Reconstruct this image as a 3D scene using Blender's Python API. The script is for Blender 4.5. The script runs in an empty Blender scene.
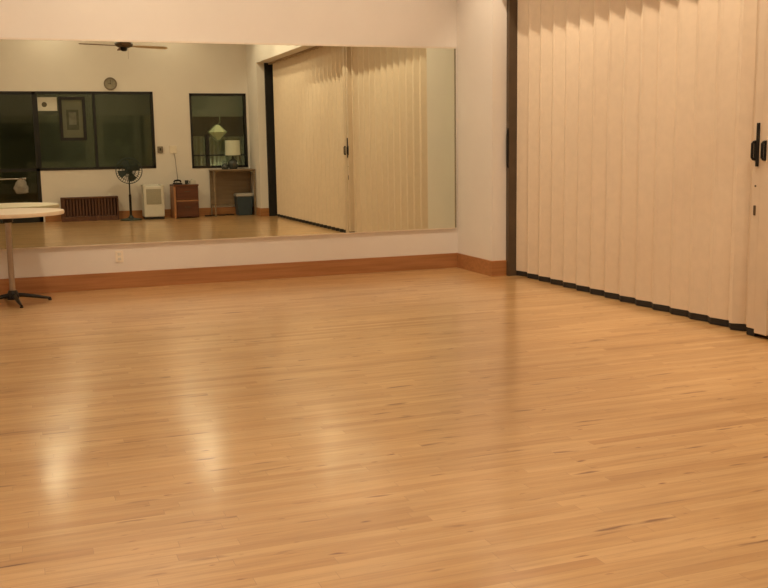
import bpy, bmesh, math, random
from mathutils import Vector, Matrix
random.seed(4)
S = bpy.context.scene
C = S.collection
PI = math.pi

# ---------------------------------------------------------------- camera
F_PX, YAW, PITCH, ROLL = 987.27, math.radians(20.265), math.radians(8.690), math.radians(-0.866)
fwd = Vector((math.sin(YAW)*math.cos(PITCH), math.cos(YAW)*math.cos(PITCH), -math.sin(PITCH)))
rgt = Vector((math.cos(YAW), -math.sin(YAW), 0))
up = rgt.cross(fwd)
r2 = rgt*math.cos(ROLL) + up*math.sin(ROLL)
u2 = -rgt*math.sin(ROLL) + up*math.cos(ROLL)
cd = bpy.data.cameras.new('camera'); cam = bpy.data.objects.new('camera', cd); C.objects.link(cam)
cd.sensor_width = 36; cd.lens = 36*F_PX/768; cd.clip_start = 0.05; cd.clip_end = 100
m = Matrix((r2, u2, -fwd)).transposed().to_4x4(); m.translation = (0, 0, 1.4)
cam.matrix_world = m
S.camera = cam

# ---------------------------------------------------------------- world, exposure
w = bpy.data.worlds.new('night'); S.world = w; w.use_nodes = True
w.node_tree.nodes['Background'].inputs[0].default_value = (0.02, 0.02, 0.03, 1)
w.node_tree.nodes['Background'].inputs[1].default_value = 0.2
S.view_settings.view_transform = 'Standard'; S.view_settings.look = 'None'
S.view_settings.gamma = 1; S.view_settings.use_curve_mapping = False
S.view_settings.exposure = -0.72
S.cycles.sample_clamp_indirect = 40

CEIL = 4.2
WARM = (1.0, 0.81, 0.575)
# recessed ceiling downlights (power, x, y, half cone)
DOWN = [(0.34, 2.9, 80), (2.98, 2.9, 68), (-2.3, 2.9, 20), (-1.6, 8.5, 22), (0.9, 8.5, 78), (3.1, 8.5, 34), (0.8, 0.3, 16), (3.0, 0.3, 12)]
TRACK = [(3.72, 1.4, 30), (3.80, 3.2, 38), (4.15, 5.0, 74), (4.16, 6.8, 72), (4.14, 8.55, 62)]
for x, y, p in DOWN:
    l = bpy.data.lights.new('downlight_lamp', 'AREA'); l.shape = 'DISK'; l.size = 0.34 if y == 2.9 else 0.2; l.energy = p; l.color = WARM
    l.spread = math.radians(175)
    o = bpy.data.objects.new('downlight_lamp', l); C.objects.link(o); o.location = (x, y, CEIL-0.05)
for x, y, p in TRACK:
    l = bpy.data.lights.new('track_lamp', 'SPOT'); l.energy = p*3.2; l.color = WARM
    l.spot_size = math.radians(104); l.spot_blend = 0.5; l.shadow_soft_size = 0.018
    o = bpy.data.objects.new('track_lamp', l); C.objects.link(o); o.location = (x, y, CEIL-0.10)
    o.rotation_euler = (0, math.radians(-33), 0)

# ---------------------------------------------------------------- materials
def mat(name, col, rough=0.5, metal=0.0, noise=0.0, nscale=8, coat=0.0, spec=0.5, emis=None, bump=0.0, bscale=60):
    mt = bpy.data.materials.new(name); mt.use_nodes = True
    nt = mt.node_tree; b = nt.nodes['Principled BSDF']
    b.inputs['Base Color'].default_value = (*col, 1); b.inputs['Roughness'].default_value = rough
    b.inputs['Metallic'].default_value = metal; b.inputs['Coat Weight'].default_value = coat
    b.inputs['Specular IOR Level'].default_value = spec
    tc = nt.nodes.new('ShaderNodeTexCoord')
    if noise:
        n = nt.nodes.new('ShaderNodeTexNoise'); n.inputs['Scale'].default_value = nscale; n.inputs['Detail'].default_value = 4
        nt.links.new(tc.outputs['Object'], n.inputs['Vector'])
        r = nt.nodes.new('ShaderNodeValToRGB')
        r.color_ramp.elements[0].color = (*[c*(1-noise) for c in col], 1)
        r.color_ramp.elements[1].color = (*[min(1, c*(1+noise)) for c in col], 1)
        r.color_ramp.elements[0].position = 0.3; r.color_ramp.elements[1].position = 0.7
        nt.links.new(n.outputs['Fac'], r.inputs['Fac']); nt.links.new(r.outputs['Color'], b.inputs['Base Color'])
    if bump:
        n = nt.nodes.new('ShaderNodeTexNoise'); n.inputs['Scale'].default_value = bscale
        nt.links.new(tc.outputs['Object'], n.inputs['Vector'])
        bp = nt.nodes.new('ShaderNodeBump'); bp.inputs['Strength'].default_value = bump; bp.inputs['Distance'].default_value = 0.01
        nt.links.new(n.outputs['Fac'], bp.inputs['Height']); nt.links.new(bp.outputs['Normal'], b.inputs['Normal'])
    if emis:
        b.inputs['Emission Color'].default_value = (*emis[0], 1); b.inputs['Emission Strength'].default_value = emis[1]
    return mt

FLC = [(0.50, 0.275, 0.105), (0.575, 0.34, 0.14), (0.615, 0.375, 0.163), (0.65, 0.41, 0.19)]
def floor_mat():
    mt = bpy.data.materials.new('maple_strip_floor'); mt.use_nodes = True
    nt = mt.node_tree; L = nt.links.new; N = nt.nodes.new
    b = nt.nodes['Principled BSDF']
    tc = N('ShaderNodeTexCoord')
    def math_(op, p, q=None):
        n = N('ShaderNodeMath'); n.operation = op
        for i, v in enumerate((p, q)):
            if v is None: continue
            if isinstance(v, (int, float)): n.inputs[i].default_value = v
            else: L(v, n.inputs[i])
        return n.outputs[0]
    def noise(vec, scale, detail, rough=0.5):
        n = N('ShaderNodeTexNoise'); L(vec, n.inputs['Vector']); n.inputs['Scale'].default_value = scale
        n.inputs['Detail'].default_value = detail; n.inputs['Roughness'].default_value = rough
        return n.outputs['Fac']
    def ramp(fac, stops):
        n = N('ShaderNodeValToRGB'); L(fac, n.inputs['Fac']); e = n.color_ramp.elements
        e[0].position, e[0].color = stops[0][0], (*stops[0][1], 1)
        e[1].position, e[1].color = stops[-1][0], (*stops[-1][1], 1)
        for p, c in stops[1:-1]:
            x = e.new(p); x.color = (*c, 1)
        return n.outputs['Color']
    def mul(p, q, f=1.0):
        n = N('ShaderNodeMix'); n.data_type = 'RGBA'; n.blend_type = 'MULTIPLY'; n.inputs[0].default_value = f
        L(p, n.inputs[6]); L(q, n.inputs[7]); return n.outputs[2]
    sep = N('ShaderNodeSeparateXYZ'); L(tc.outputs['Object'], sep.inputs[0])
    yr = math_('DIVIDE', math_('ADD', sep.outputs[1], 20.01), 0.057)
    row = math_('FLOOR', yr); yf = math_('FRACT', yr)
    w1 = N('ShaderNodeTexWhiteNoise'); w1.noise_dimensions = '1D'; L(row, w1.inputs['W'])
    w2 = N('ShaderNodeTexWhiteNoise'); w2.noise_dimensions = '1D'; L(math_('ADD', row, 511.3), w2.inputs['W'])
    ln = math_('ADD', math_('MULTIPLY', w2.outputs['Value'], 0.8), 0.55)
    xr = math_('DIVIDE', math_('ADD', math_('ADD', sep.outputs[0], 20.3), math_('MULTIPLY', w1.outputs['Value'], 9.0)), ln)
    col = math_('FLOOR', xr); xf = math_('FRACT', xr)
    cmb = N('ShaderNodeCombineXYZ'); L(row, cmb.inputs[0]); L(col, cmb.inputs[1])
    w3 = N('ShaderNodeTexWhiteNoise'); w3.noise_dimensions = '2D'; L(cmb.outputs[0], w3.inputs['Vector'])
    plank = ramp(w3.outputs['Value'], [(0.0, FLC[0]), (0.12, FLC[1]), (0.55, FLC[2]), (1.0, FLC[3])])
    cg = N('ShaderNodeCombineXYZ'); L(sep.outputs[0], cg.inputs[0]); L(sep.outputs[1], cg.inputs[1]); L(math_('MULTIPLY', w3.outputs['Value'], 6.0), cg.inputs[2])
    def scaled(vec, sc):
        mp = N('ShaderNodeMapping'); L(vec, mp.inputs['Vector']); mp.inputs['Scale'].default_value = sc; return mp.outputs[0]
    g1 = ramp(noise(scaled(cg.outputs[0], (1.6, 24, 1)), 1.2, 5, 0.65), [(0.28, (0.74, 0.67, 0.58)), (0.60, (1.05, 1.05, 1.05))])
    c = mul(plank, g1, 0.8)
    # broad tone drift and dark mineral streaks
    g2 = ramp(noise(scaled(tc.outputs['Object'], (0.7, 3.2, 1)), 1.0, 3), [(0.30, (0.84, 0.80, 0.74)), (0.62, (1.03, 1.03, 1.03))])
    c = mul(c, g2, 0.8)
    g3 = ramp(noise(scaled(cg.outputs[0], (3.0, 20, 1)), 1.0, 2.5), [(0.25, (0.36, 0.23, 0.13)), (0.345, (1, 1, 1))])
    c = mul(c, g3)
    g4 = ramp(noise(scaled(tc.outputs['Object'], (9, 26, 1)), 1.0, 1.5), [(0.215, (0.38, 0.22, 0.12)), (0.30, (1, 1, 1))])
    c = mul(c, g4)
    # joints between strips
    jx = math_('LESS_THAN', math_('MULTIPLY', xf, ln), 0.0018)
    jy = math_('LESS_THAN', yf, 0.022)
    j = math_('MULTIPLY', math_('MAXIMUM', jx, jy), 0.6)
    mx3 = N('ShaderNodeMix'); mx3.data_type = 'RGBA'; L(j, mx3.inputs[0]); L(c, mx3.inputs[6]); mx3.inputs[7].default_value = (0.28, 0.15, 0.065, 1)
    L(mx3.outputs[2], b.inputs['Base Color'])
    mr = N('ShaderNodeMapRange'); L(noise(scaled(tc.outputs['Object'], (1.5, 18, 1)), 1, 2), mr.inputs[0])
    mr.inputs[3].default_value = 0.30; mr.inputs[4].default_value = 0.40
    L(mr.outputs[0], b.inputs['Roughness'])
    b.inputs['Coat Weight'].default_value = 0.8; b.inputs['Coat Roughness'].default_value = 0.17
    return mt

def wood(name, a, c, scale=(1, 14, 14), rough=0.4):
    mt = bpy.data.materials.new(name); mt.use_nodes = True
    nt = mt.node_tree; L = nt.links.new; b = nt.nodes['Principled BSDF']
    tc = nt.nodes.new('ShaderNodeTexCoord'); mp = nt.nodes.new('ShaderNodeMapping'); mp.inputs['Scale'].default_value = scale
    n = nt.nodes.new('ShaderNodeTexNoise'); n.inputs['Scale'].default_value = 1.5; n.inputs['Detail'].default_value = 5
    r = nt.nodes.new('ShaderNodeValToRGB'); r.color_ramp.elements[0].color = (*a, 1); r.color_ramp.elements[1].color = (*c, 1)
    r.color_ramp.elements[0].position = 0.3; r.color_ramp.elements[1].position = 0.7
    L(tc.outputs['Object'], mp.inputs['Vector']); L(mp.outputs[0], n.inputs['Vector']); L(n.outputs['Fac'], r.inputs['Fac'])
    L(r.outputs['Color'], b.inputs['Base Color']); b.inputs['Roughness'].default_value = rough
    return mt

def glass_mat(name, tint, rough=0.02, mixf=0.75):
    mt = bpy.data.materials.new(name); mt.use_nodes = True
    nt = mt.node_tree; L = nt.links.new; out = nt.nodes['Material Output']
    nt.nodes.remove(nt.nodes['Principled BSDF'])
    t = nt.nodes.new('ShaderNodeBsdfTransparent'); t.inputs[0].default_value = (*tint, 1)
    g = nt.nodes.new('ShaderNodeBsdfGlossy'); g.inputs['Roughness'].default_value = rough; g.inputs[0].default_value = (0.9, 0.95, 0.85, 1)
    f = nt.nodes.new('ShaderNodeFresnel'); f.inputs[0].default_value = 1.5
    mx = nt.nodes.new('ShaderNodeMixShader'); L(f.outputs[0], mx.inputs[0]); L(t.outputs[0], mx.inputs[1]); L(g.outputs[0], mx.inputs[2])
    L(mx.outputs[0], out.inputs['Surface'])
    return mt

M = dict(
    wall=mat('painted_plaster', (0.79, 0.74, 0.69), 0.85, noise=0.025, nscale=1.5, bump=0.05, bscale=90),
    ceiling=mat('ceiling_paint', (0.78, 0.74, 0.68), 0.9, noise=0.02, nscale=2),
    floor=floor_mat(),
    base=wood('stained_baseboard', (0.34, 0.145, 0.05), (0.46, 0.21, 0.08), (1.2, 10, 25), 0.4),
    vinyl=mat('partition_vinyl', (0.73, 0.60, 0.46), 0.6, noise=0.03, nscale=14, bump=0.08, bscale=200),
    post=mat('partition_post_paint', (0.66, 0.53, 0.40), 0.5, noise=0.03),
    track=mat('track_paint', (0.42, 0.31, 0.21), 0.6, noise=0.03),
    bronze=mat('dark_bronze_metal', (0.10, 0.068, 0.04), 0.45, 0.2, noise=0.15, nscale=6),
    black=mat('black_rubber', (0.012, 0.010, 0.009), 0.6, noise=0.2),
    blackmetal=mat('black_metal', (0.015, 0.013, 0.012), 0.35, 0.4, noise=0.1),
    chrome=mat('brushed_steel', (0.42, 0.36, 0.30), 0.32, 0.9, noise=0.06, nscale=20),
    trimal=mat('mirror_clip_aluminium', (0.80, 0.72, 0.62), 0.4, 0.5, noise=0.03),
    edge=mat('mirror_polished_edge', (0.30, 0.27, 0.19), 0.2, 0.4, noise=0.05),
    cream=mat('cream_laminate', (0.80, 0.70, 0.55), 0.35, noise=0.02, nscale=4),
    creamedge=mat('table_edge_band', (0.72, 0.60, 0.44), 0.4, noise=0.03),
    plate=mat('ivory_plastic', (0.86, 0.78, 0.66), 0.35, noise=0.02),
    greybox=mat('grey_plastic', (0.22, 0.18, 0.13), 0.45, noise=0.05),
    white=mat('white_plastic', (0.68, 0.66, 0.60), 0.4, noise=0.02),
    grille=mat('grey_filter_mesh', (0.36, 0.34, 0.27), 0.7, noise=0.08, nscale=50),
    cabinet=wood('reddish_brown_veneer', (0.085, 0.028, 0.014), (0.15, 0.048, 0.022), (1, 6, 12), 0.4),
    cabinetside=wood('light_cabinet_edge', (0.36, 0.16, 0.07), (0.46, 0.22, 0.10), (6, 6, 1), 0.45),
    darkwood=wood('dark_brown_wood', (0.09, 0.035, 0.02), (0.15, 0.06, 0.03), (8, 1, 1), 0.5),
    desk=wood('dull_brown_desk', (0.20, 0.145, 0.09), (0.27, 0.195, 0.125), (1, 10, 10), 0.4),
    blue=mat('blue_plastic', (0.04, 0.065, 0.085), 0.4, noise=0.05),
    lid=mat('pale_grey_lid', (0.45, 0.42, 0.38), 0.45, noise=0.04),
    shade=mat('pale_lamp_fabric', (0.60, 0.63, 0.50), 0.8, noise=0.03, nscale=30),
    ceramic=mat('dark_ceramic', (0.05, 0.055, 0.05), 0.25, noise=0.1),
    frame=mat('black_window_frame', (0.008, 0.007, 0.006), 0.5, noise=0.1),
    glass=glass_mat('window_glass', (0.68, 0.69, 0.62)),
    side=mat('corridor_paint', (0.30, 0.29, 0.21), 0.9, noise=0.04, nscale=3),
    sidedark=mat('corridor_dark_paint', (0.07, 0.055, 0.035), 0.9, noise=0.06, nscale=3),
    curtain=mat('pale_green_fabric', (0.60, 0.60, 0.45), 0.9, noise=0.05, nscale=20),
    ornament=mat('pale_green_paper', (0.50, 0.60, 0.36), 0.8, noise=0.05),
    cloth=mat('grey_cloth', (0.28, 0.26, 0.23), 0.9, noise=0.25, nscale=16),
    paper=mat('off_white_card', (0.62, 0.60, 0.52), 0.8, noise=0.04),
    ink=mat('dark_print', (0.10, 0.085, 0.05), 0.8, noise=0.1),
    matboard=mat('grey_green_mat_board', (0.13, 0.135, 0.09), 0.8, noise=0.05),
    pictdark=mat('dark_picture_ink', (0.07, 0.075, 0.05), 0.8, noise=0.2, nscale=12),
    pictmid=mat('grey_picture_ink', (0.14, 0.14, 0.10), 0.8, noise=0.2, nscale=12),
    clockface=mat('grey_clock_face', (0.30, 0.27, 0.20), 0.5, noise=0.2, nscale=25),
    fanblade=wood('fan_blade_veneer', (0.14, 0.075, 0.04), (0.20, 0.11, 0.06), (4, 1, 1), 0.5),
    fanbladepale=wood('pale_fan_blade_veneer', (0.62, 0.52, 0.40), (0.70, 0.60, 0.46), (4, 1, 1), 0.5),  # paler colour given to one blade
    fangreen=mat('dark_green_fan_plastic', (0.02, 0.035, 0.03), 0.4, noise=0.1),
)
mm = bpy.data.materials.new('mirror_silver'); mm.use_nodes = True
nt = mm.node_tree; b = nt.nodes['Principled BSDF']
b.inputs['Metallic'].default_value = 1; b.inputs['Roughness'].default_value = 0.0
b.inputs['Base Color'].default_value = (0.78, 0.82, 0.70, 1); b.inputs['Specular Tint'].default_value = (0.8, 0.85, 0.7, 1)
M['mirror'] = mm

# ---------------------------------------------------------------- helpers
def box(bm, x0, x1, y0, y1, z0, z1, bev=0.0, seg=2):
    g = bmesh.ops.create_cube(bm, size=1)
    vs = g['verts']
    for v in vs:
        v.co = Vector(((x0+x1)/2+v.co.x*(x1-x0), (y0+y1)/2+v.co.y*(y1-y0), (z0+z1)/2+v.co.z*(z1-z0)))
    if bev:
        es = list({e for v in vs for e in v.link_edges})
        bmesh.ops.bevel(bm, geom=es, offset=bev, segments=seg, affect='EDGES', profile=0.5)

def lathe(bm, prof, c=(0, 0, 0), seg=40, mtx=None):
    rings = []
    for r, z in prof:
        if r < 1e-6:
            rings.append([bm.verts.new((0, 0, z))])
        else:
            rings.append([bm.verts.new((r*math.cos(2*PI*i/seg), r*math.sin(2*PI*i/seg), z)) for i in range(seg)])
    for a, b_ in zip(rings, rings[1:]):
        for i in range(seg):
            j = (i+1) % seg
            if len(a) == 1 and len(b_) == 1: continue
            if len(a) == 1: bm.faces.new((a[0], b_[j], b_[i]))
            elif len(b_) == 1: bm.faces.new((a[i], a[j], b_[0]))
            else: bm.faces.new((a[i], a[j], b_[j], b_[i]))
    vs = [v for r in rings for v in r]
    for v in vs:
        p = v.co.copy()
        if mtx: p = mtx @ p
        v.co = p + Vector(c)

def tube(bm, pts, rad, seg=10, closed=False, caps=True):
    pts = [Vector(p) for p in pts]; n = len(pts)
    rads = rad if isinstance(rad, (list, tuple)) else [rad]*n
    rings = []; prev = None
    for i, p in enumerate(pts):
        if closed: t = (pts[(i+1) % n]-pts[i-1]).normalized()
        else: t = (pts[min(i+1, n-1)]-pts[max(i-1, 0)]).normalized()
        if prev is None:
            a = Vector((0, 0, 1)) if abs(t.z) < 0.9 else Vector((1, 0, 0))
            nrm = t.cross(a).normalized()
        else:
            nrm = (prev - t*prev.dot(t)).normalized()
        prev = nrm; bi = t.cross(nrm)
        rings.append([bm.verts.new(p + (nrm*math.cos(2*PI*k/seg)+bi*math.sin(2*PI*k/seg))*rads[i]) for k in range(seg)])
    m_ = n if closed else n-1
    for i in range(m_):
        a, b_ = rings[i], rings[(i+1) % n]
        for k in range(seg):
            j = (k+1) % seg
            bm.faces.new((a[k], a[j], b_[j], b_[k]))
    if caps and not closed:
        bm.faces.new(list(reversed(rings[0]))); bm.faces.new(rings[-1])

def obj(name, bm, m_, parent=None, smooth=None):
    bmesh.ops.recalc_face_normals(bm, faces=bm.faces[:])
    me = bpy.data.meshes.new(name); bm.to_mesh(me); bm.free()
    me.materials.append(M[m_] if isinstance(m_, str) else m_)
    o = bpy.data.objects.new(name, me); C.objects.link(o)
    if smooth:
        for p in me.polygons: p.use_smooth = True
        try: me.set_sharp_from_angle(angle=math.radians(smooth))
        except Exception: pass
    if parent: o.parent = parent
    return o

def part(name, m_, parent, fn, *a, smooth=None, **k):
    bm = bmesh.new(); fn(bm, *a, **k); return obj(name, bm, m_, parent, smooth)

def boxes(bm, lst, bev=0.0):
    for q in lst: box(bm, *q, bev=bev)

def thing(name, label, cat, loc=(0, 0, 0), rz=0, group=None):
    o = bpy.data.objects.new(name, None); C.objects.link(o); o.empty_display_size = 0.1
    o.location = loc; o.rotation_euler = (0, 0, rz); o['label'] = label; o['category'] = cat
    if group: o['group'] = group
    return o
def tag(o, label, cat, group=None):
    o['label'] = label; o['category'] = cat
    if group: o['group'] = group
    return o
def struct(name, m_, lst, parent=None, bev=0.0, label=None):
    bm = bmesh.new(); boxes(bm, lst, bev)
    o = obj(name, bm, m_, parent)
    if not parent: o['kind'] = 'structure'
    if label: o['label'] = label
    return o

# ---------------------------------------------------------------- room shell
D = 10.12          # mirror wall
W = -0.296         # wall behind the camera
X0, X1 = 4.63, 4.83
XL, XR = -3.5, 5.15
YS, YN = 0.555, 9.251       # ends of the folding partition opening
ZL = 3.04
struct('floor', 'floor', [(XL, XR, W, D, -0.1, 0)])
struct('ceiling', 'ceiling', [(XL-0.15, XR+0.15, W-0.15, D+0.15, CEIL, CEIL+0.12)])
struct('wall_north', 'wall', [(XL-0.15, XR+0.15, D, D+0.15, 0, CEIL)])
struct('wall_west', 'wall', [(XL-0.15, XL, W, D, 0, CEIL)])
struct('wall_east', 'wall', [(X0, XR+0.15, W, YS, 0, CEIL), (X0, XR+0.15, YN, D, 0, CEIL),
                             (X0, XR+0.15, YS, YN, ZL, CEIL), (XR, XR+0.15, YS, YN, 0, ZL)])
# south wall with door and two windows
DX0, DX1, WX1 = -0.46, 0.47, 2.695
VX0, VX1 = 3.42, 4.585
ZB, ZT = 1.0, 2.52
struct('wall_south', 'wall', [
    (XL, DX0, W-0.15, W, 0, CEIL), (DX0, WX1, W-0.15, W, ZT, CEIL), (DX1, WX1, W-0.15, W, 0, ZB),
    (WX1, VX0, W-0.15, W, 0, CEIL), (VX0, VX1, W-0.15, W, 0, ZB-0.02), (VX0, VX1, W-0.15, W, ZT-0.03, CEIL),
    (VX1, XR+0.15, W-0.15, W, 0, CEIL)])
# unlit rooms behind the dark glass
struct('wall_corridor', 'side', [(XL, XR, W-1.75, W-1.65, 0, 2.9), (XL, XR, W-1.65, W-0.15, 2.8, 2.9),
                                  (0.42, 0.46, W-1.65, W-0.15, 0, 2.8), (2.9, 3.0, W-1.65, W-0.15, 0, 2.8), (5.0, 5.15, W-1.65, W-0.15, 0, 2.8), (XL, XL+0.1, W-1.65, W-0.15, 0, 2.8)])  # divider by the door is added to keep its pane darker
struct('floor_corridor', 'sidedark', [(XL, XR, W-1.75, W-0.15, -0.1, 0)])

# baseboards
def baseboard(name, lst): struct(name, 'base', lst, bev=0.003)
BH = 0.163
baseboard('baseboard_north', [(XL, X0, D-0.018, D, 0, BH)])
baseboard('baseboard_northeast', [(X0-0.018, X0, YN, D-0.018, 0, BH), (X0-0.018, 4.79, YN-0.018, YN, 0, BH)])
baseboard('baseboard_southeast', [(X0-0.018, X0, W+0.018, YS, 0, BH), (X0-0.018, 4.79, YS, YS+0.018, 0, BH)])
baseboard('baseboard_south', [(DX1+0.03, X0, W, W+0.018, 0, BH)])
baseboard('baseboard_west', [(XL, XL+0.018, W, D, 0, BH)])

# door and windows in the far wall
d = struct('door_1', 'frame', [(DX0, DX0+0.07, W-0.10, W-0.01, 0, ZT), (DX1-0.07, DX1, W-0.10, W-0.01, 0, ZT),
                               (DX0, DX1, W-0.10, W-0.01, ZT-0.06, ZT), (DX0, DX1, W-0.10, W-0.01, 0.0, 0.16), (DX0, DX1, W-0.10, W-0.01, ZB-0.01, ZB+0.05)])
struct('pane', 'glass', [(DX0+0.07, DX1-0.07, W-0.062, W-0.054, ZB+0.05, ZT-0.06)], d)
struct('pane', 'glass', [(DX0+0.07, DX1-0.07, W-0.062, W-0.054, 0.16, ZB-0.01)], d)
struct('push_bar', 'chrome', [(DX0+0.05, 0.20, W+0.045, W+0.07, 0.84, 0.865), (DX0+0.05, DX0+0.08, W-0.02, W+0.05, 0.835, 0.87), (0.17, 0.20, W-0.02, W+0.05, 0.835, 0.87)], d, bev=0.004)
wn = struct('window_1', 'frame', [(DX1, DX1+0.03, W-0.11, W+0.01, ZB, ZT), (WX1-0.05, WX1, W-0.11, W+0.012, ZB, ZT),
                                  (DX1, WX1, W-0.11, W+0.012, ZT-0.05, ZT), (DX1, WX1, W-0.11, W+0.012, ZB, ZB+0.05),
                                  (1.525, 1.575, W-0.11, W+0.008, ZB+0.05, ZT-0.05)])
struct('pane', 'glass', [(DX1+0.03, 1.525, W-0.062, W-0.054, ZB+0.05, ZT-0.05)], wn)
struct('pane', 'glass', [(1.575, WX1-0.05, W-0.062, W-0.054, ZB+0.05, ZT-0.05)], wn)
wn = struct('window_2', 'frame', [(VX0, VX0+0.045, W-0.11, W+0.012, ZB-0.02, ZT-0.03), (VX1-0.045, VX1, W-0.11, W+0.012, ZB-0.02, ZT-0.03),
                                  (VX0, VX1, W-0.11, W+0.012, ZT-0.08, ZT-0.03), (VX0, VX1, W-0.11, W+0.012, ZB-0.02, ZB+0.025),
                                  (3.72, 3.79, W-0.10, W, ZB, 1.66), (VX0, VX1, W-0.10, W, 1.225, 1.25)])
struct('pane', 'glass', [(VX0+0.045, VX1-0.045, W-0.062, W-0.054, ZB+0.025, ZT-0.08)], wn)

# overhead track of the folding partition and the dark end jambs
struct('trim_1', 'track', [(X1+0.03, X1+0.14, YS+0.05, YN-0.06, 3.005, ZL)], bev=0.004)
j = struct('trim_2', 'bronze', [(4.79, 4.91, YN-0.06, YN, 0, ZL)])
def pull(bm, x, y, z0, z1, out=0.05, r=0.011):
    tube(bm, [(x, y, z0), (x-out*0.7, y, z0+0.02), (x-out, y, z0+0.06), (x-out, y, (z0+z1)/2), (x-out, y, z1-0.06), (x-out*0.7, y, z1-0.02), (x, y, z1)], r, 10)
part('handle', 'blackmetal', j, pull, 4.792, YN-0.045, 1.13, 1.53, 0.014, smooth=50)
struct('trim_3', 'black', [(4.79, 4.96, YS, YS+0.05, 0, ZL)])

# ---------------------------------------------------------------- folding partition
OUT, INN = 4.878, 4.917
def pleats(bm, ya, yb, n, z0, z1, thick, xo=OUT, xi=INN):
    """pleated curtain from high y (ya) to low y (yb)"""
    per = (ya-yb)/n; pr = []
    for i in range(n):
        y = ya-i*per; w_ = xi-xo
        pr += [(xo, y), (xo+0.004, y-0.06*per), (xo+0.2*w_, y-0.09*per), (xi-0.10*w_, y-0.60*per), (xi, y-0.64*per), (xi, y-0.67*per), (xo+0.18*w_, y-0.95*per)]
    pr.append((xo, yb))
    v = []
    for x, y in pr:
        v.append([bm.verts.new(c) for c in ((x, y, z0), (x, y, z1), (x+thick, y, z1), (x+thick, y, z0))])
    for a, b_ in zip(v, v[1:]):
        for k in range(4):
            bm.faces.new((a[k], a[(k+1) % 4], b_[(k+1) % 4], b_[k]))
    bm.faces.new(v[0]); bm.faces.new(list(reversed(v[-1])))
ZP = 3.005
def partition(label, ya, yb, n):
    t = thing('folding_partition', label, 'partition', (0, 0, 0))
    part('curtain', 'vinyl', t, pleats, ya, yb, n, 0.055, ZP, 0.012)
    part('bottom_sweep', 'black', t, pleats, ya, yb, n, 0.004, 0.055, 0.02, OUT+0.004, INN+0.004)
    return t
n_ = partition('beige pleated folding partition half running from the mirror wall corner to the closing posts', 9.185, 5.83, 14)
def stile(bm, pts, z0, z1):
    lo = [bm.verts.new((x, y, z0)) for x, y in pts]; hi = [bm.verts.new((x, y, z1)) for x, y in pts]
    k = len(pts)
    for i in range(k): bm.faces.new((lo[i], lo[(i+1) % k], hi[(i+1) % k], hi[i]))
    bm.faces.new(hi); bm.faces.new(list(reversed(lo)))
part('lead_panel', 'vinyl', n_, stile, [(OUT-0.02, 5.83), (OUT-0.022, 5.80), (OUT+0.045, 5.745), (OUT+0.05, 5.632), (OUT+0.065, 5.632), (OUT+0.06, 5.755), (OUT, 5.815), (OUT, 5.83)], 0.055, ZP)
part('bottom_sweep', 'black', n_, stile, [(OUT-0.015, 5.82), (OUT+0.05, 5.74), (OUT+0.055, 5.632), (OUT-0.028, 5.632), (OUT-0.028, 5.55), (OUT+0.08, 5.55), (OUT+0.08, 5.76), (OUT+0.01, 5.825)], 0.004, 0.055)
lp = part('lead_post', 'post', n_, box, OUT-0.035, OUT+0.09, 5.545, 5.632, 0.056, ZP, bev=0.006)
def latch(bm, x, y, zc):
    box(bm, x-0.012, x+0.002, y-0.012, y+0.012, zc-0.15, zc+0.15, bev=0.003)
def dpull(bm, x, y, z0, z1):
    tube(bm, [(x, y, z0), (x-0.018, y, z0+0.002), (x-0.024, y+0.004, z0+0.012), (x-0.024, y+0.004, z1-0.012), (x-0.018, y, z1-0.002), (x, y, z1)], 0.010, 8)
    box(bm, x-0.004, x+0.002, y-0.012, y+0.012, z0-0.01, z1+0.01, bev=0.002)
part('handle', 'blackmetal', lp, latch, OUT-0.035, 5.582, 1.35)
part('pull_ring', 'blackmetal', lp, dpull, OUT-0.033, 5.612, 1.25, 1.37)
def keyhole(bm, x, y, z):
    box(bm, x-0.005, x+0.002, y-0.011, y+0.011, z-0.035, z+0.035, bev=0.003)
    lathe(bm, [(0.0, 0.0), (0.007, 0.0), (0.007, 0.006), (0, 0.006)], (x-0.005, y, z+0.17), 12, Matrix.Rotation(PI/2, 3, 'Y'))
part('lock', 'bronze', lp, keyhole, OUT-0.035, 5.592, 0.895)
f_ = partition('beige pleated folding partition half continuing past the posts toward the far windows', 5.42, 0.90, 20)
lp = part('lead_post', 'post', f_, box, OUT-0.045, OUT+0.09, 5.42, 5.54, 0.03, ZP, bev=0.006)
part('handle', 'blackmetal', lp, dpull, OUT-0.045, 5.50, 1.25, 1.37)

# ---------------------------------------------------------------- mirror
MX1, MX0, MZ0, MZ1 = 4.612, -2.4, 0.444, 2.415
mr_ = thing('wall_mirror', 'long frameless wall mirror filling the wall above the baseboard', 'mirror', (0, D, MZ0))
mr_.rotation_euler = (math.radians(-0.09), 0, 0)
part('mirror_glass', 'mirror', mr_, box, MX0, MX1-0.02, -0.014, -0.006, 0.006, MZ1-MZ0-0.004)
part('polished_edge', 'edge', mr_, box, MX1-0.02, MX1, -0.014, -0.006, 0.0, MZ1-MZ0)
part('top_channel', 'trimal', mr_, box, MX0, MX1, -0.018, -0.005, MZ1-MZ0-0.006, MZ1-MZ0+0.012)
part('bottom_channel', 'trimal', mr_, box, MX0, MX1, -0.018, -0.005, -0.008, 0.006)

# ---------------------------------------------------------------- wall outlet under the mirror
t = thing('wall_outlet', 'small ivory wall outlet below the mirror, right of the round table', 'outlet', (0.924, D, 0.32))
part('cover_plate', 'plate', t, box, -0.038, 0.038, -0.007, 0, -0.058, 0.058, bev=0.003)
def sockets(bm):
    for z in (-0.024, 0.024): box(bm, -0.016, 0.016, -0.0095, -0.006, z-0.014, z+0.014, bev=0.004)
part('socket', 'white', t, sockets)

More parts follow.
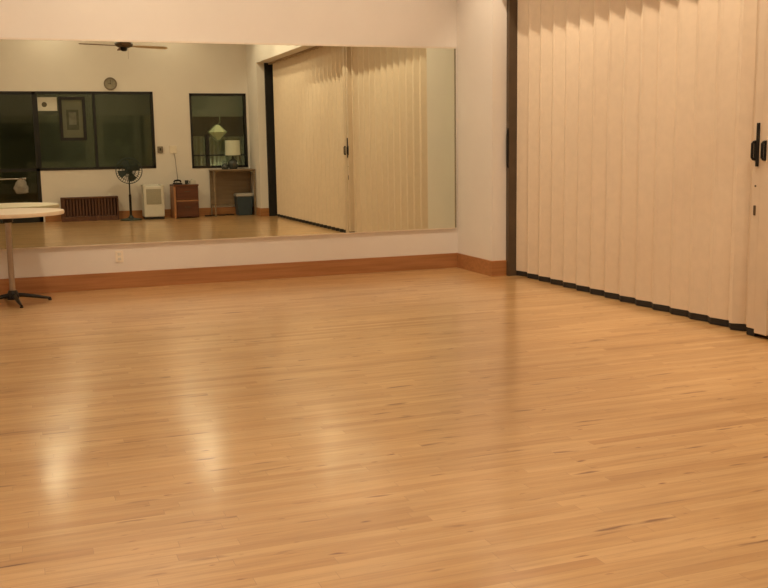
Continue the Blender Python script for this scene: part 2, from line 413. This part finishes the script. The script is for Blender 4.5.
# ---------------------------------------------------------------- round table
TX, TY, TZ = -0.09, 9.57, 0.84
t = thing('round_table', 'round cream-topped pedestal table with black cross feet by the mirror', 'table', (TX, TY, 0))
part('tabletop', 'cream', t, lathe, [(0, TZ), (0.488, TZ), (0.488, TZ-0.003), (0.3, TZ-0.030), (0, TZ-0.030)], smooth=30)
part('edge_band', 'creamedge', t, lathe, [(0.470, TZ-0.034), (0.492, TZ-0.034), (0.496, TZ-0.018), (0.492, TZ-0.001), (0.487, TZ-0.001), (0.487, TZ-0.03), (0.470, TZ-0.034)], smooth=40)
part('mounting_plate', 'blackmetal', t, lathe, [(0, TZ-0.031), (0.13, TZ-0.031), (0.13, TZ-0.04), (0.05, TZ-0.055), (0.045, TZ-0.10), (0, TZ-0.10)], smooth=40)
part('column', 'chrome', t, lathe, [(0, 0.07), (0.026, 0.07), (0.026, TZ-0.06), (0, TZ-0.06)], smooth=40)
part('hub', 'blackmetal', t, lathe, [(0, 0.035), (0.05, 0.035), (0.055, 0.06), (0.045, 0.10), (0.036, 0.12), (0, 0.12)], smooth=40)
for k in range(4):
    a = math.radians(12+90*k)
    def ft(bm):
        pts = [(0.03, 0.075), (0.09, 0.068), (0.18, 0.05), (0.27, 0.030), (0.335, 0.018)]
        tube(bm, [(r*math.cos(a), r*math.sin(a), z) for r, z in pts], [0.022, 0.020, 0.017, 0.014, 0.010], 10)
        lathe(bm, [(0, 0), (0.016, 0), (0.016, 0.012), (0, 0.012)], (0.327*math.cos(a), 0.327*math.sin(a), 0), 14)
    part('foot', 'blackmetal', t, ft, smooth=50)

# ---------------------------------------------------------------- ceiling fan
FX, FY, FZ = 1.70, 2*D-16.0, 2.95
t = thing('ceiling_fan', 'brown ceiling fan hanging on a rod above the studio floor', 'fan', (FX, FY, FZ))
t.rotation_euler = (0, math.radians(2), 0)
part('motor_housing', 'bronze', t, lathe, [(0, 0.10), (0.06, 0.10), (0.12, 0.07), (0.14, 0.03), (0.13, 0.0), (0.08, -0.02), (0, -0.02)], smooth=40)
part('switch_cup', 'blackmetal', t, lathe, [(0, -0.02), (0.055, -0.02), (0.05, -0.06), (0.03, -0.075), (0, -0.075)], smooth=40)
part('downrod', 'bronze', t, lathe, [(0, 0.09), (0.014, 0.09), (0.014, CEIL-FZ-0.06), (0.06, CEIL-FZ-0.04), (0.07, CEIL-FZ), (0, CEIL-FZ)], smooth=40)
part('pull_chain', 'chrome', t, tube, [(0.06, 0, -0.03), (0.065, 0, -0.10), (0.065, 0, -0.19)], 0.003, 6)
def blade(bm, a, tilt):
    R_ = Matrix.Rotation(a, 3, 'Z') @ Matrix.Rotation(tilt, 3, 'X')
    pr = [(0.12, -0.02), (0.20, -0.045), (0.34, -0.058), (0.58, -0.066), (0.64, -0.055), (0.665, 0), (0.64, 0.055), (0.58, 0.066), (0.34, 0.058), (0.20, 0.045), (0.12, 0.02)]
    lo = [bm.verts.new(R_ @ Vector((x, y, 0.0))) for x, y in pr]; hi = [bm.verts.new(R_ @ Vector((x, y, 0.008))) for x, y in pr]
    k = len(pr)
    for i in range(k): bm.faces.new((lo[i], lo[(i+1) % k], hi[(i+1) % k], hi[i]))
    bm.faces.new(hi); bm.faces.new(list(reversed(lo)))
for k in range(4):
    a = math.radians(2+90*k)
    part('blade', 'fanbladepale' if k == 0 else 'fanblade', t, blade, a, math.radians(10))

# ---------------------------------------------------------------- far wall, seen in the mirror
t = thing('wall_clock', 'small round grey wall clock above the dark windows', 'clock', (1.885, W, 2.67))
RX = Matrix.Rotation(-PI/2, 3, 'X')
part('rim', 'greybox', t, lathe, [(0.095, 0), (0.125, 0), (0.125, 0.02), (0.115, 0.03), (0.100, 0.028), (0.095, 0.0)], (0, 0, 0), 36, RX, smooth=40)
part('face', 'clockface', t, lathe, [(0, 0.001), (0.10, 0.001), (0.10, 0.014), (0, 0.014)], (0, 0, 0), 36, RX)
part('hands', 'black', t, boxes, [(-0.004, 0.004, 0.0145, 0.018, -0.01, 0.07), (-0.05, 0.01, 0.0145, 0.018, -0.004, 0.004)])

t = thing('card_notice', 'small off-white card with a dark blot taped to the window glass', 'notice', (0.68, W-0.05, 2.28))
part('card', 'paper', t, box, -0.19, 0.18, 0, 0.004, -0.13, 0.13)
part('print', 'ink', t, lathe, [(0, 0.0041), (0.05, 0.0041), (0.045, 0.0055), (0, 0.0055)], (-0.055, 0, -0.01), 14, RX)

t = thing('framed_picture', 'black framed dark picture on the wide window beside the off-white card', 'picture', (1.135, W-0.05, 2.0))
part('frame', 'frame', t, boxes, [(-0.25, -0.19, 0, 0.03, -0.43, 0.42), (0.19, 0.25, 0, 0.03, -0.43, 0.42), (-0.19, 0.19, 0, 0.03, 0.36, 0.42), (-0.19, 0.19, 0, 0.03, -0.43, -0.37)])
part('mat_board', 'matboard', t, box, -0.20, 0.20, 0.002, 0.012, -0.37, 0.36)
part('artwork', 'pictdark', t, box, -0.115, 0.115, 0.012, 0.015, -0.22, 0.17)
part('inner_panel', 'pictmid', t, box, -0.07, 0.07, 0.0151, 0.017, -0.12, 0.12)

t = thing('low_radiator', 'long low dark brown slatted radiator cover under the window', 'radiator', (1.35, W+0.02, 0))
part('casing', 'darkwood', t, boxes, [(-0.545, 0.545, 0, 0.20, 0.44, 0.47), (-0.545, -0.51, 0, 0.19, 0, 0.44), (0.51, 0.545, 0, 0.19, 0, 0.44), (-0.51, 0.51, 0, 0.19, 0.0, 0.09), (-0.51, 0.51, 0, 0.03, 0.09, 0.44)], bev=0.003)
def slats(bm):
    for i in range(17): box(bm, -0.50+i*0.0595, -0.47+i*0.0595, 0.15, 0.185, 0.09, 0.44)
part('slats', 'darkwood', t, slats)

# pedestal fan
t = thing('pedestal_fan', 'dark green round pedestal fan standing in front of the window', 'fan', (2.10, 0.15, 0))
part('base', 'fangreen', t, lathe, [(0, 0), (0.21, 0), (0.205, 0.02), (0.06, 0.045), (0.03, 0.09), (0, 0.09)], smooth=40)
part('pole', 'blackmetal', t, lathe, [(0, 0.04), (0.024, 0.04), (0.024, 0.50), (0.014, 0.51), (0.014, 0.88), (0, 0.88)], smooth=40)
part('motor', 'fangreen', t, lathe, [(0, -0.14), (0.05, -0.13), (0.07, -0.08), (0.07, -0.0), (0.05, 0.02), (0, 0.02)], (0, 0, 0.97), 24, RX, smooth=40)
def cage(bm, y0, sgn):
    for rr, dy in ((0.25, 0), (0.19, 0.035), (0.12, 0.05), (0.06, 0.055)):
        tube(bm, [(rr*math.cos(2*PI*i/28), y0+sgn*dy, 0.97+rr*math.sin(2*PI*i/28)) for i in range(28)], 0.0045 if rr < 0.25 else 0.009, 6, closed=True)
    for i in range(32):
        a = 2*PI*i/32; c, s = math.cos(a), math.sin(a)
        tube(bm, [(0.04*c, y0+sgn*0.055, 0.97+0.04*s), (0.19*c, y0+sgn*0.035, 0.97+0.19*s), (0.25*c, y0, 0.97+0.25*s)], 0.003, 4)
part('front_cage', 'fangreen', t, cage, 0.075, 1)
part('rear_cage', 'fangreen', t, cage, 0.06, -1)
def fanblades(bm):
    lathe(bm, [(0, 0.02), (0.04, 0.02), (0.035, 0.08), (0, 0.085)], (0, 0, 0.97), 20, RX)
    for k in range(4):
        a = PI/2*k+0.4; vs = []
        for th, q in ((0.006, 0), (-0.006, 0)):
            ring = []
            for r, s, yy in ((0.03, -0.02, 0.04), (0.12, -0.06, 0.03), (0.20, -0.08, 0.025), (0.215, 0.0, 0.045), (0.19, 0.07, 0.07), (0.10, 0.05, 0.065), (0.03, 0.02, 0.055)):
                x, z = r*math.cos(a)-s*math.sin(a), r*math.sin(a)+s*math.cos(a)
                ring.append(bm.verts.new((x, yy+th, 0.97+z)))
            vs.append(ring)
        bm.faces.new(vs[0]); bm.faces.new(list(reversed(vs[1])))
        for i in range(7): bm.faces.new((vs[0][i], vs[0][(i+1) % 7], vs[1][(i+1) % 7], vs[1][i]))
part('blades', 'fangreen', t, fanblades, smooth=40)

# white portable cooler
t = thing('portable_cooler', 'white portable air cooler on the floor beside the pedestal fan', 'air cooler', (2.555, W+0.32, 0))
part('body', 'white', t, box, -0.20, 0.20, -0.17, 0.17, 0.045, 0.66, bev=0.02)
part('top_rim', 'white', t, boxes, [(-0.205, -0.14, -0.17, 0.175, 0.64, 0.685), (0.14, 0.205, -0.17, 0.175, 0.64, 0.685), (-0.205, 0.205, -0.17, -0.13, 0.64, 0.68)], bev=0.008)
part('air_grille', 'grille', t, box, -0.145, 0.145, 0.165, 0.178, 0.30, 0.60, bev=0.004)
part('foot_skirt', 'black', t, box, -0.19, 0.19, -0.16, 0.16, 0.0, 0.045)
# wooden cabinet
t = thing('wooden_cabinet', 'small reddish brown two-drawer cabinet between the air cooler and the desk', 'cabinet', (3.19, W+0.30, 0))
part('body', 'cabinet', t, boxes, [(-0.21, 0.24, -0.25, 0.24, 0.02, 0.64), (-0.25, 0.25, -0.26, 0.26, 0.64, 0.67)], bev=0.003)
part('side_panel', 'cabinetside', t, box, -0.25, -0.21, -0.25, 0.25, 0.0, 0.64, bev=0.003)
for z0, z1 in ((0.04, 0.33), (0.37, 0.62)):
    dr = part('drawer', 'cabinet', t, box, -0.19, 0.225, 0.24, 0.26, z0, z1, bev=0.004)
    part('handle', 'bronze', dr, box, -0.04, 0.07, 0.26, 0.275, (z0+z1)/2+0.03, (z0+z1)/2+0.045)
part('shelf_edge', 'cabinetside', t, box, -0.20, 0.24, 0.24, 0.255, 0.335, 0.362)
# things on the cabinet
t = thing('telephone', 'black desk telephone on the left of the cabinet top', 'telephone', (3.06, W+0.34, 0.67))
part('base', 'black', t, box, -0.09, 0.08, -0.08, 0.08, 0, 0.035, bev=0.01)
part('handset', 'black', t, tube, [(-0.075, 0, 0.045), (-0.06, 0, 0.075), (0, 0, 0.085), (0.05, 0, 0.075), (0.065, 0, 0.045)], 0.018, 10, smooth=60)
t = thing('mug', 'dark mug in the middle of the cabinet top', 'mug', (3.235, W+0.36, 0.67))
part('cup', 'ceramic', t, lathe, [(0, 0), (0.032, 0), (0.036, 0.08), (0.032, 0.08), (0.029, 0.008), (0, 0.008)], smooth=40)
part('handle', 'ceramic', t, tube, [(0.034, 0, 0.015), (0.055, 0, 0.025), (0.058, 0, 0.05), (0.036, 0, 0.065)], 0.005, 8, smooth=60)
t = thing('tissue_box', 'pale tissue box at the right end of the cabinet top', 'box', (3.36, W+0.34, 0.67))
part('carton', 'paper', t, box, -0.055, 0.055, -0.06, 0.06, 0, 0.075, bev=0.003)
def tis(bm):
    lathe(bm, [(0, 0.07), (0.022, 0.072), (0.03, 0.095), (0.018, 0.11), (0, 0.10)], (0, 0, 0), 9)
part('tissue', 'white', t, tis)
# wall bits
t = thing('wall_switch', 'dark grey switch box on the wall right of the wide window', 'switch', (2.79, W, 1.37))
part('box', 'greybox', t, box, -0.055, 0.055, 0, 0.03, -0.065, 0.065, bev=0.005)
part('lever', 'black', t, box, -0.012, 0.012, 0.03, 0.042, -0.02, 0.03, bev=0.003)
t = thing('wall_plate', 'ivory wall plate with a hanging cord above the wooden cabinet', 'wall plate', (3.05, W, 1.36))
part('plate', 'plate', t, box, -0.07, 0.07, 0, 0.02, -0.07, 0.085, bev=0.006)
part('cord', 'cloth', t, tube, [(0.01, 0.015, -0.05), (0.03, 0.03, -0.2), (0.045, 0.03, -0.4), (0.06, 0.04, -0.6), (0.02, 0.12, -0.655), (0.0, 0.22, -0.66)], 0.006, 6)

# high desk under the right-hand window
t = thing('console_table', 'narrow high brown console table under the small window', 'table', (4.03, W+0.27, 0))
part('tabletop', 'desk', t, box, -0.28, 0.59, -0.25, 0.25, 0.925, 0.948, bev=0.004)
for x in (-0.255, 0.565):
    for y in (-0.22, 0.22):
        part('leg', 'desk', t, box, x-0.015, x+0.015, y-0.015, y+0.015, 0, 0.925)
part('rail', 'desk', t, box, -0.24, 0.55, 0.205, 0.225, 0.905, 0.925)
part('shade_panel', 'desk', t, box, -0.24, 0.55, -0.205, -0.195, 0.22, 0.925)  # dark sheet added for the shade under the table
# table lamp
t = thing('table_lamp', 'table lamp with a pale drum shade on the console table', 'lamp', (4.22, W+0.25, 0.952))
part('lamp_base', 'ceramic', t, lathe, [(0, 0), (0.075, 0), (0.085, 0.03), (0.11, 0.10), (0.09, 0.16), (0.03, 0.21), (0.02, 0.26), (0, 0.26)], smooth=50)
part('stem', 'blackmetal', t, lathe, [(0, 0.25), (0.01, 0.25), (0.01, 0.40), (0, 0.40)], smooth=40)
part('lamp_shade', 'shade', t, lathe, [(0.155, 0.28), (0.150, 0.58), (0.147, 0.58), (0.152, 0.28)], seg=36, smooth=40)
# small pouch beside lamp
t = thing('hand_bag', 'small dark bag slumped on the console table beside the lamp', 'bag', (4.04, W+0.28, 0.950))
part('body', 'ceramic', t, lathe, [(0, 0), (0.06, 0), (0.075, 0.03), (0.065, 0.08), (0.03, 0.12), (0, 0.125)], seg=14, smooth=60)
part('strap', 'black', t, tube, [(-0.05, 0, 0.09), (-0.03, 0, 0.15), (0.03, 0, 0.16), (0.05, 0, 0.09)], 0.006, 6, smooth=60)

# blue bin with pale lid
t = thing('blue_bin', 'blue plastic bin with a pale lid under the console table', 'bin', (4.41, W+0.24, 0))
def taper(bm, a0, b0, a1, b1, z0, z1, bev):
    g = bmesh.ops.create_cube(bm, size=1)['verts']
    for v in g:
        k = v.co.z+0.5; sx, sy = (a1, b1) if k > 0.5 else (a0, b0)
        v.co = Vector((v.co.x*2*sx, v.co.y*2*sy, z0+(z1-z0)*k))
    bmesh.ops.bevel(bm, geom=list({e for v in g for e in v.link_edges}), offset=bev, segments=2, affect='EDGES')
part('tub', 'blue', t, taper, 0.145, 0.13, 0.165, 0.155, 0, 0.39, 0.012)
part('lid', 'lid', t, taper, 0.18, 0.165, 0.172, 0.16, 0.39, 0.45, 0.01)
# cable on the floor
def cable(bm):
    pts = [(3.62+0.60*k/24, W+0.14+0.06*math.sin(k*0.55)+0.03*math.sin(k*1.7), 0.012) for k in range(25)]
    tube(bm, pts, 0.011, 8)
bm = bmesh.new(); cable(bm); o = obj('power_cable', bm, 'black', smooth=60)
tag(o, 'black cable lying along the floor left of the blue bin', 'cable')

# made-up grey bundle on the push bar, for pale reflections in the glass
def bag(bm):
    bmesh.ops.create_icosphere(bm, subdivisions=3, radius=1)
    for v in bm.verts:
        p = v.co
        n = 0.16*math.sin(5*p.x+1.3)*math.cos(4*p.z)+0.10*math.sin(9*p.z+3*p.x)
        v.co = Vector((p.x*0.115*(1+n)*(1.1-0.35*p.z), p.y*0.035*(1+n), -0.16+p.z*0.15*(1+0.4*n)))
t = thing('reflection_bundle', 'crumpled grey bundle on the door bar, made up for a pale reflection in its glass', 'bag', (0.10, W+0.0575, 0.865))
part('bundle_body', 'cloth', t, bag, smooth=60)
part('strap', 'cloth', t, tube, [(-0.05, 0.0, -0.05), (-0.04, 0.022, -0.01), (0.0, 0.022, 0.004), (0.04, 0.022, -0.01), (0.05, 0.0, -0.05)], 0.006, 6, smooth=60)

# behind the small window: curtains, dark valance, paper ornament
def wavy(bm, x0, x1, y, z0, z1, n=5):
    k = 8*n; v = []
    for i in range(k+1):
        x = x0+(x1-x0)*i/k; yy = y+0.006*math.sin(2*PI*n*i/k)
        v.append([bm.verts.new(c) for c in ((x, yy, z0), (x, yy, z1), (x, yy-0.006, z1), (x, yy-0.006, z0))])
    for a, b_ in zip(v, v[1:]):
        for q in range(4): bm.faces.new((a[q], a[(q+1) % 4], b_[(q+1) % 4], b_[q]))
    bm.faces.new(v[0]); bm.faces.new(list(reversed(v[-1])))
bm = bmesh.new(); wavy(bm, 3.36, 3.70, W-0.22, 0.9, 1.63, 4); tag(obj('curtain', bm, 'curtain', smooth=60), 'narrow pale green curtain behind the small window, left of the mullion', 'curtain')
bm = bmesh.new(); wavy(bm, 3.80, 4.50, W-0.22, 0.9, 1.60, 8); tag(obj('curtain', bm, 'curtain', smooth=60), 'wide pale green curtain behind the small window, right of the mullion', 'curtain')
bm = bmesh.new(); box(bm, 3.30, 4.75, W-0.38, W-0.33, 1.62, 2.03, bev=0.006); box(bm, 3.30, 4.75, W-0.33, W-0.31, 2.01, 2.035, bev=0.004)
tag(obj('valance_board', bm, 'sidedark'), 'dark valance board across the middle of the small window', 'valance')
t = thing('paper_ornament', 'pale green diamond paper ornament hanging in the small window', 'ornament', (3.99, W-0.10, 1.88))
part('diamond', 'ornament', t, lathe, [(0, -0.36), (0.05, -0.33), (0.21, -0.17), (0.06, -0.03), (0.02, -0.02), (0, -0.02)], seg=6)
part('loop', 'ornament', t, tube, [(0, 0, -0.03), (0.03, 0, 0.0), (0.06, 0, 0.03), (0.05, 0.03, 0.14)], 0.008, 6)

# hidden fill lights added to brighten what shows through the glass
for x, z, p in ((4.0, 2.68, 26), (1.6, 2.68, 17), (-0.6, 2.68, 6), (4.05, 0.78, 34), (1.6, 0.78, 12)):
    l = bpy.data.lights.new('corridor_fill', 'POINT'); l.energy = p; l.color = (1.0, 0.92, 0.76); l.shadow_soft_size = 0.08
    o = bpy.data.objects.new('corridor_fill', l); C.objects.link(o); o.location = (x, W-0.185, z)
